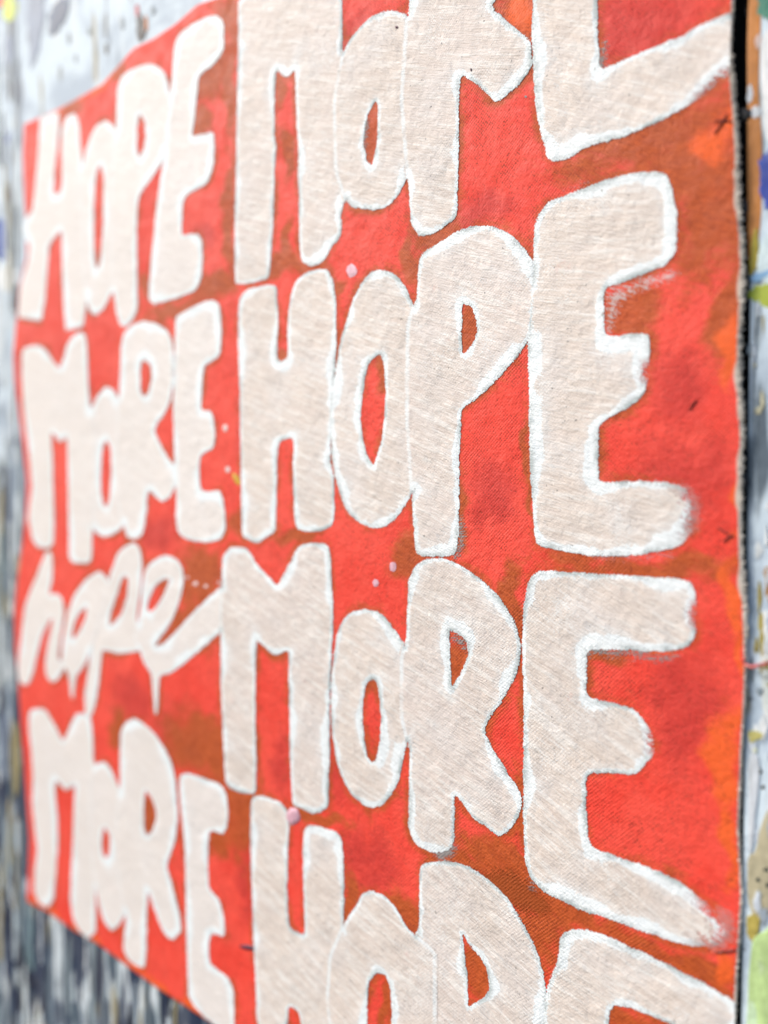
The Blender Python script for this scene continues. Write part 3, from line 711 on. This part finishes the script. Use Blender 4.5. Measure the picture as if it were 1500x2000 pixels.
e_b = px_poly([(30,1742),(55,1762),(95,1782),(145,1818),(190,1843),(250,1888),(300,1925),(360,1964),(420,2004),(520,2062),(700,2178),(900,2308),(1100,2440),(1300,2568),(1480,2688)])
def curve(pts, axis):
    o = np.argsort(pts[:, axis]); a = pts[o]
    return lambda v: np.interp(v, a[:, axis], a[:, 1 - axis])
fl, fr, ft, fb = curve(e_l, 1), curve(e_r, 1), curve(e_t, 0), curve(e_b, 0)
NU, NV = 460, 520
U, Vv = np.meshgrid(np.linspace(0, 1, NU), np.linspace(0, 1, NV))
S = -0.66 + U * 0.66
T = np.zeros_like(S)
for _ in range(12):
    T = fb(S) + (ft(S) - fb(S)) * Vv
    S = fl(T) + (fr(T) - fl(T)) * U
print('canvas size', float(fr(1.4) - fl(1.4)), float(ft(-0.3) - fb(-0.3)))
PT = np.stack([S.ravel(), T.ravel()], 1)
# distance from every point of the cloth to the nearest letter
near = np.full(len(PT), 0.02)
for L in LET:
    lo, hi = L['P'].min(0) - 0.014, L['P'].max(0) + 0.014
    k = np.where(np.all((PT > lo) & (PT < hi), 1))[0]
    A = np.concatenate([L['P']] + L['Hs']); 
    B = np.concatenate([np.roll(p, -1, 0) for p in [L['P']] + L['Hs']])
    near[k] = np.minimum(near[k], seg_dist(PT[k], A, B))
def warp(P, k, amp):
    x, y = P[:, 0], P[:, 1]
    dx = np.sin(k * y + 2.1 * np.sin(k * 0.7 * x) + 1) + 0.6 * np.sin(2.3 * k * (y - 0.5 * x) + 2) + 0.4 * np.sin(5.1 * k * (y + 0.3 * x))
    dy = np.sin(k * 1.1 * x + 1.7 * np.sin(k * 0.8 * y) + 4) + 0.6 * np.sin(2.7 * k * (x + 0.4 * y)) + 0.4 * np.sin(4.7 * k * (x - 0.2 * y) + 1)
    return P + amp * np.stack([dx, dy], 1)
PW = warp(PT, 70.0, 0.0032)
def blobs(lst):
    a = np.zeros(len(PT))
    for x, y, rx, ry in lst:
        s, t = on_canvas(np.array([x, x - rx, x + rx, x, x], float), np.array([y, y, y, y - ry, y + ry], float))
        wx = (s[2] - s[1]) / 2; wy = (t[3] - t[4]) / 2
        d = np.abs((PW[:, 0] - s[0]) / wx) ** 2.6 + np.abs((PW[:, 1] - t[0]) / wy) ** 2.6
        a = np.maximum(a, np.exp(-0.6 * d))
    return a
BR = [(440,30,30,40),(400,130,50,60),(385,250,25,40),(130,215,30,20),(230,140,15,20),(545,180,14,40),(562,300,10,40),(452,120,12,150),(450,420,12,130),(540,525,60,18),(600,515,40,15),(565,480,10,60),(290,560,20,30),(420,560,40,25),(350,600,60,15),(730,255,25,70),(1005,40,45,60),(820,420,20,30),(860,450,45,25),(555,690,20,15),(642,620,14,70),(660,560,14,20),(742,720,15,45),(915,630,25,60),(806,500,14,50),(902,1000,10,60),(900,1050,25,30),(805,1085,40,35),(1230,600,60,50),(1400,400,90,150),(1250,270,170,60),(1340,330,80,70),(1425,600,30,90),(1300,1112,150,22),(1110,1100,60,20),(480,1030,40,30),(590,1045,40,12),(1038,900,8,160),(395,1130,50,60),(370,1220,40,40),(400,1460,80,60),(230,1420,15,40),(480,1590,40,80),(450,1560,30,40),(620,1592,50,15),(890,1300,25,50),(1000,1150,20,50),(1016,1250,9,150),(1170,1290,40,16),(980,1690,80,40),(900,1690,50,20),(1040,1750,60,40),(1120,1800,60,26),(1060,1830,40,60),(1300,1875,150,36),(1230,1990,60,30),(790,1800,30,50),(690,1760,15,40),(930,1900,24,60),(290,1600,20,60),(430,1640,25,25),(1020,1560,14,60),(755,1960,10,70),(710,1540,8,70),(1150,560,20,60)]
CR = [(1240,60,110,70),(700,100,50,80),(940,420,60,30),(1330,940,90,90),(640,1500,40,60),(1340,1380,60,140),(260,1370,40,50),(350,1440,60,60),(560,1500,30,60),(720,1680,60,50),(480,1700,20,100),(1320,760,60,80),(620,600,30,60),(395,460,25,30),(300,1040,50,30),(960,960,40,60),(480,820,20,60),(30,730,8,60),(40,420,10,60),(40,1560,12,90)]
ORG = [(1432,690,16,55),(1436,1000,10,60),(1438,1170,16,60),(1420,1500,30,110),(1445,1300,10,80),(1250,1265,50,18),(100,1785,40,9),(160,1825,40,9),(240,1880,40,9),(320,1935,40,10),(390,1980,40,10),(60,1760,20,10),(150,190,60,8),(1010,20,25,30),(1420,1650,20,60),(1400,260,40,30),(1425,1900,20,40)]
lf = 0.5 + 0.5 * np.sin(PT[:, 0] * 61 + 3 * np.sin(PT[:, 1] * 37)) * np.sin(PT[:, 1] * 53 + 2 * np.sin(PT[:, 0] * 29))
brown = np.maximum(blobs(BR), np.exp(-(near / 0.0052) ** 2) * (0.22 + 0.62 * lf))
crim = blobs(CR) * 0.9
org = blobs(ORG)
def rimattr(U):
    d = (fr(T) - S)
    wv = 0.0011 + 0.0007 * np.sin(T * 140) + 0.0005 * np.sin(T * 333 + 2)
    wv = np.where((T > on_canvas(np.array([1440.]), np.array([1230.]))[1][0]) & (T < on_canvas(np.array([1440.]), np.array([330.]))[1][0]), wv * 1.5, wv * 0.4)
    return np.clip(1.2 - d / np.maximum(wv, 1e-5), 0, 1)
Y = -gap(S, T)
co = np.stack([S, Y, T], -1).reshape(-1, 3)
idx = np.arange(NU * NV).reshape(NV, NU)
q = np.stack([idx[:-1, :-1], idx[:-1, 1:], idx[1:, 1:], idx[1:, :-1]], -1).reshape(-1, 4)
m_canvas = mat_canvas()
base = np.array([fl(1.4), -0.004, float(fb(-0.3))])
root.location = base
def local(c):
    return np.asarray(c) - base
cloth = mesh_np('cloth', local(co), q, m_canvas, root,
                {'brown': brown, 'crimson': crim, 'orange': org, 'rim': rimattr(U).ravel()})
so = cloth.modifiers.new('thickness', 'SOLIDIFY')
so.thickness = 0.0009; so.offset = -1.0

# ------------------------------------------------------------------ letters: thin skins of paint on the cloth
GRID = 0.0008
MARG = 0.0016
LM = [mat_letter(i) for i in range(8)]
LM_LIT = [mat_letter(i, True) for i in range(4)]  # left column, its brighter light painted into the fill
for li, L in enumerate(LET):
    lo, hi = L['P'].min(0) - MARG * 1.5, L['P'].max(0) + MARG * 1.5
    gx = np.arange(math.floor(lo[0] / GRID), math.ceil(hi[0] / GRID) + 1) * GRID
    gz = np.arange(math.floor(lo[1] / GRID), math.ceil(hi[1] / GRID) + 1) * GRID
    X, Zg = np.meshgrid(gx, gz)
    P = np.stack([X.ravel(), Zg.ravel()], 1)
    ins = in_letter(P, L)
    A1 = np.concatenate([L['P']] + L['Hs'])
    B1 = np.concatenate([np.roll(p, -1, 0) for p in [L['P']] + L['Hs']])
    own = seg_dist(P, A1, B1) * np.where(ins, 1, -1)
    keepv = own > -MARG
    uni = ins.copy()
    for M in L['mates']:
        if M is not L:
            uni |= in_letter(P, M)
    # distance to the joined outline, only the nearby edges matter
    d = np.full(len(P), 0.02)
    near_k = np.where(keepv)[0]
    sel = np.all((L['A'] > lo - 0.02) & (L['A'] < hi + 0.02), 1)
    A2, B2 = L['A'][sel], L['B'][sel]
    for c0 in range(0, len(near_k), 4000):
        kk = near_k[c0:c0 + 4000]
        pl, ph = P[kk].min(0) - 0.012, P[kk].max(0) + 0.012
        s2 = np.all((A2 > pl) & (A2 < ph), 1)
        if s2.any():
            d[kk] = np.minimum(0.02, seg_dist(P[kk], A2[s2], B2[s2]))
    sd = d * np.where(uni, 1, -1)
    ii = np.arange(len(P)).reshape(X.shape)
    qd = np.stack([ii[:-1, :-1], ii[:-1, 1:], ii[1:, 1:], ii[1:, :-1]], -1).reshape(-1, 4)
    ctr = P[qd].mean(1)
    ok = keepv[qd].any(1) & (ctr[:, 0] < fr(ctr[:, 1]) + GRID * 0.5)
    ok &= ctr[:, 1] < ft(ctr[:, 0])
    qd = qd[ok]
    used = np.unique(qd)
    rem = np.full(len(P), -1); rem[used] = np.arange(len(used))
    P, sd = P[used].copy(), sd[used]
    P[:, 0] = np.minimum(P[:, 0], fr(P[:, 1]) - 0.0004)
    lift = 0.00022 + 0.00003 * (li % 5) + 0.00012 * np.clip(sd / 0.002, -1, 1)
    yy = -gap(P[:, 0], P[:, 1]) - lift
    fe = np.zeros(len(P))
    for fx, fy, r in L['feather']:
        s, t = on_canvas(np.array([fx, fx - r, fx + r], float), np.array([fy, fy, fy], float))
        rr = (s[2] - s[1]) / 2
        dd = np.hypot(P[:, 0] - s[0], P[:, 1] - t[0]) / rr
        fe = np.maximum(fe, np.clip(1.5 - dd, 0, 1))
    ow = np.full(len(P), L['ow'] * (1.55 if li < 16 and L['grp'] != 'l3' else 1.08)) + 0.004 * fe
    o = mesh_np('letter', local(np.stack([P[:, 0], yy, P[:, 1]], 1)), rem[qd], (LM_LIT[li % 4] if li < 16 else LM[(li * 5 + 3) % 8]), root,
                {'sd': sd, 'feather': fe, 'owid': ow, 'own': own[used]})
    o['label'] = 'cream letter %s with white outline %s' % (L['ch'], L['where'])

# ------------------------------------------------------------------ dry-brushed smudges
SMU = {'grey': mat_smudge('grey_dry_brush', (0.34, 0.34, 0.33), 0.75, 5),
       'white': mat_smudge('white_dry_brush', (0.78, 0.74, 0.72), 0.55, -24, 1.9),
       'pink': mat_smudge('pink_dry_brush', (0.80, 0.36, 0.34), 0.45, -8, 0.9),
       'brown': mat_smudge('brown_dry_brush', (0.42, 0.085, 0.018), 0.75, -30, 1.2),
       'red': mat_smudge('bright_red_dry_brush', (0.90, 0.05, 0.045), 0.9, -30, 1.0)}
def smudge(pts, kind, lift=0.00016):
    P0 = round_poly(px_poly(pts), 10 * PXM)
    lo, hi = P0.min(0) - 0.001, P0.max(0) + 0.001
    gx = np.arange(lo[0], hi[0] + 0.001, 0.001); gz = np.arange(lo[1], hi[1] + 0.001, 0.001)
    X, Zg = np.meshgrid(gx, gz)
    P = np.stack([X.ravel(), Zg.ravel()], 1)
    sd = seg_dist(P, P0, np.roll(P0, -1, 0)) * np.where(inside(P, P0), 1, -1)
    ii = np.arange(len(P)).reshape(X.shape)
    qd = np.stack([ii[:-1, :-1], ii[:-1, 1:], ii[1:, 1:], ii[1:, :-1]], -1).reshape(-1, 4)
    qd = qd[(sd[qd] > -0.0005).any(1) & (P[qd].mean(1)[:, 0] < fr(P[qd].mean(1)[:, 1]) - 0.0005)]
    used = np.unique(qd); rem = np.full(len(P), -1); rem[used] = np.arange(len(used))
    P, sd = P[used], sd[used]
    mesh_np('paint_smudge', local(np.stack([P[:, 0], -gap(P[:, 0], P[:, 1]) - lift, P[:, 1]], 1)), rem[qd], SMU[kind], root, {'sd': sd})
for pts, kind in [
    ([(1140,1262),(1230,1266),(1310,1272),(1335,1284),(1300,1298),(1200,1284),(1146,1280),(1142,1330),(1136,1330)], 'grey'),
    ([(880,1232),(905,1238),(916,1270),(912,1285),(900,1262),(880,1252)], 'grey'),
    ([(892,1000),(906,1010),(914,1050),(902,1090),(880,1096),(892,1060)], 'grey'),
    ([(700,215),(716,212),(724,240),(716,300),(726,322),(712,310),(704,270)], 'grey'),
    ([(1030,1712),(1046,1716),(1056,1740),(1040,1746),(1030,1732)], 'grey'),
    ([(845,1655),(896,1640),(894,1672),(864,1690),(846,1672)], 'grey'),
    ([(1160,120),(1190,60),(1186,130),(1212,122),(1178,142),(1160,146)], 'grey'),
    ([(1182,566),(1250,545),(1320,525),(1330,540),(1260,566),(1216,580),(1200,640),(1184,656)], 'white'),
    ([(690,640),(712,560),(740,520),(728,570),(706,660)], 'white'),
    ([(1320,935),(1356,945),(1378,985),(1376,1020),(1350,1060),(1334,1040),(1350,990)], 'pink'),
    ([(1390,1760),(1436,1772),(1446,1830),(1432,1862),(1360,1866),(1400,1830)], 'pink'),
    ([(1160,1075),(1240,1082),(1310,1078),(1330,1090),(1240,1098),(1160,1094)], 'pink'),
    ([(1090,375),(1130,355),(1160,352),(1120,372)], 'pink'),
    ([(690,1770),(712,1740),(720,1765),(700,1800),(680,1806)], 'grey'),
    ([(690,600),(740,560),(700,640),(660,690)], 'brown'),
    ([(900,1700),(1000,1690),(1090,1770),(1060,1800),(960,1760)], 'brown')]:
    smudge(pts, kind)

# ------------------------------------------------------------------ small marks on the cloth
def cp(x, y, lift=0.0004):
    s, t = on_canvas(np.array([float(x)]), np.array([float(y)]))
    return np.array([s[0], -gap(s[0], t[0]) - lift, t[0]])
m_pink = mat_paint('pink_paint_drop', (0.72, 0.42, 0.50), 0.15, 0.4, 400)
m_pale = mat_paint('pale_paint_drop', (0.76, 0.60, 0.58), 0.15, 0.4, 400)
m_yel = mat_paint('yellow_paint_fleck', (0.62, 0.36, 0.03), 0.2, 0.4, 400)
m_purple = mat_paint('dark_purple_mark', (0.10, 0.02, 0.05), 0.2, 0.5, 400)
m_lint = mat_paint('grey_lint', (0.35, 0.33, 0.32), 0.2, 0.7, 400)
def drop(x, y, rx, ry, mat, rot=0.0, n=16, name='paint_drop', lift=0.00016):
    rnd = random.Random(int(x * 3 + y))
    c = cp(x, y)
    V, Fc = [], []
    rings = [(1.0, 0.0001), (0.85, lift), (0.45, lift * 1.4)]
    js = [rnd.uniform(0.88, 1.12) for _ in range(n)]
    for f, lf_ in rings:
        for i in range(n):
            a = 2 * math.pi * i / n
            dx = rx * math.cos(a) * js[i] * f; dy = ry * math.sin(a) * js[i] * f
            V.append(local(cp(x + dx * math.cos(rot) - dy * math.sin(rot), y + dx * math.sin(rot) + dy * math.cos(rot), lf_)))
    V.append(local(cp(x, y, lift * 1.6)))
    for r in range(2):
        for i in range(n):
            j = (i + 1) % n
            Fc.append((r * n + i, (r + 1) * n + i, (r + 1) * n + j, r * n + j))
    for i in range(n):
        Fc.append((2 * n + i, 3 * n, 2 * n + (i + 1) % n))
    return mesh_py(name, V, Fc, mat, root)
for a in [(687,529,10,13),(768,1107,7,10),(734,1139,6,7.5)]:
    drop(*a, m_pink)
drop(573, 1594, 13, 17, m_pink, lift=0.00075)
drop(440, 836, 5, 7, m_pale); drop(445, 917, 5, 6, m_pale)
drop(462, 936, 5, 14, m_yel, -0.5)
drop(484, 1850, 16, 5, m_purple, 0.15, lift=0.0007)
for a in [(382,1140,5,4),(366,1128,3,3),(402,1145,4,3),(428,1138,3,3)]:
    drop(*a, m_pale)
drop(1027, 189, 2.6, 2.6, m_lint, n=8); drop(776, 54, 3, 3, m_purple, n=7, lift=0.0007)
drop(921, 137, 1.3, 3.5, m_purple, n=7, lift=0.0007)
# dark thread stitches near the right edge, loose threads, frayed selvedge
m_thread = mat_paint('dark_brown_thread', (0.16, 0.03, 0.02), 0.2, 0.8, 500)
m_redthread = mat_paint('red_and_white_thread', (0.68, 0.16, 0.15), 0.35, 0.8, 900)
m_raw = mat_paint('raw_cotton_fray', (0.66, 0.60, 0.52), 0.25, 0.9, 700)
def stitch(pts, r=0.00045, mat=m_thread, name='stitch'):
    P = []
    for (x0, y0), (x1, y1) in zip(pts[:-1], pts[1:]):
        for k in range(4):
            P.append(local(cp(x0 + (x1 - x0) * k / 4, y0 + (y1 - y0) * k / 4, 0.0004)))
    P.append(local(cp(*pts[-1], 0.0004)))
    return tube(name, P, lambda u: r * (0.55 + 0.45 * math.sin(math.pi * min(max(u, .08), .92))), mat, root)
stitch([(1394,238),(1412,237),(1430,238)]); stitch([(1421,224),(1411,240),(1396,262)])
stitch([(1402,1030),(1412,1037),(1424,1044)]); stitch([(1434,1046),(1424,1049),(1413,1058)])
stitch([(1361,782),(1354,790),(1346,802)], 0.0004); stitch([(1398,1860),(1415,1858),(1440,1855)], 0.0005)
tp = [local(cp(1452, 1290)), local(cp(1456, 1297) + np.array([0, -0.0012, 0])), local(cp(1457, 1297) + np.array([0.003, -0.002, -0.0006])),
      local(cp(1457, 1295) + np.array([0.0075, -0.001, 0.0006])), local(cp(1457, 1294) + np.array([0.010, 0.001, 0.0012]))]
tube('loose_thread', tp, 0.0009, m_redthread, root)
frnd = random.Random(5)
V, Fc = [], []
t0, t1 = float(e_r[:, 1].min()) + 0.004, float(e_r[:, 1].max()) - 0.004
z = t0
ya, yb = cp(1440, 1240)[2], cp(1440, 100)[2]
while z < t1:                       # short cotton tufts standing out of the cut edge
    big = ya < z < yb
    n_ = 2 if big else 1
    for _ in range(n_):
        s0 = float(fr(z)); ln = frnd.uniform(0.0006, 0.0021) if big else frnd.uniform(0.0003, 0.0009)
        r = frnd.uniform(0.0003, 0.00062)
        a = frnd.uniform(-0.7, 0.7)
        g = float(gap(s0, z))
        p0 = np.array([s0 - 0.0009, -g + frnd.uniform(-0.0002, 0.0006), z])
        dirv = np.array([math.cos(a), frnd.uniform(-0.25, 0.35), math.sin(a)])
        b = len(V)
        for f, rr in ((0.0, r), (0.6, r * 1.1), (1.0, r * 0.45)):
            c = p0 + dirv * (ln + 0.0009) * f
            for k in range(4):
                an = math.pi / 2 * k
                V.append(local(c + np.array([-math.sin(a) * math.cos(an), math.sin(an), math.cos(a) * math.cos(an)]) * rr))
        for i in range(2):
            for k in range(4):
                Fc.append((b + i * 4 + k, b + i * 4 + (k + 1) % 4, b + (i + 1) * 4 + (k + 1) % 4, b + (i + 1) * 4 + k))
        Fc.append((b + 8, b + 9, b + 10, b + 11))
    z += frnd.uniform(0.0007, 0.0014)
fray = mesh_py('frayed_edge', V, Fc, m_raw, root)
fray['kind'] = 'stuff'
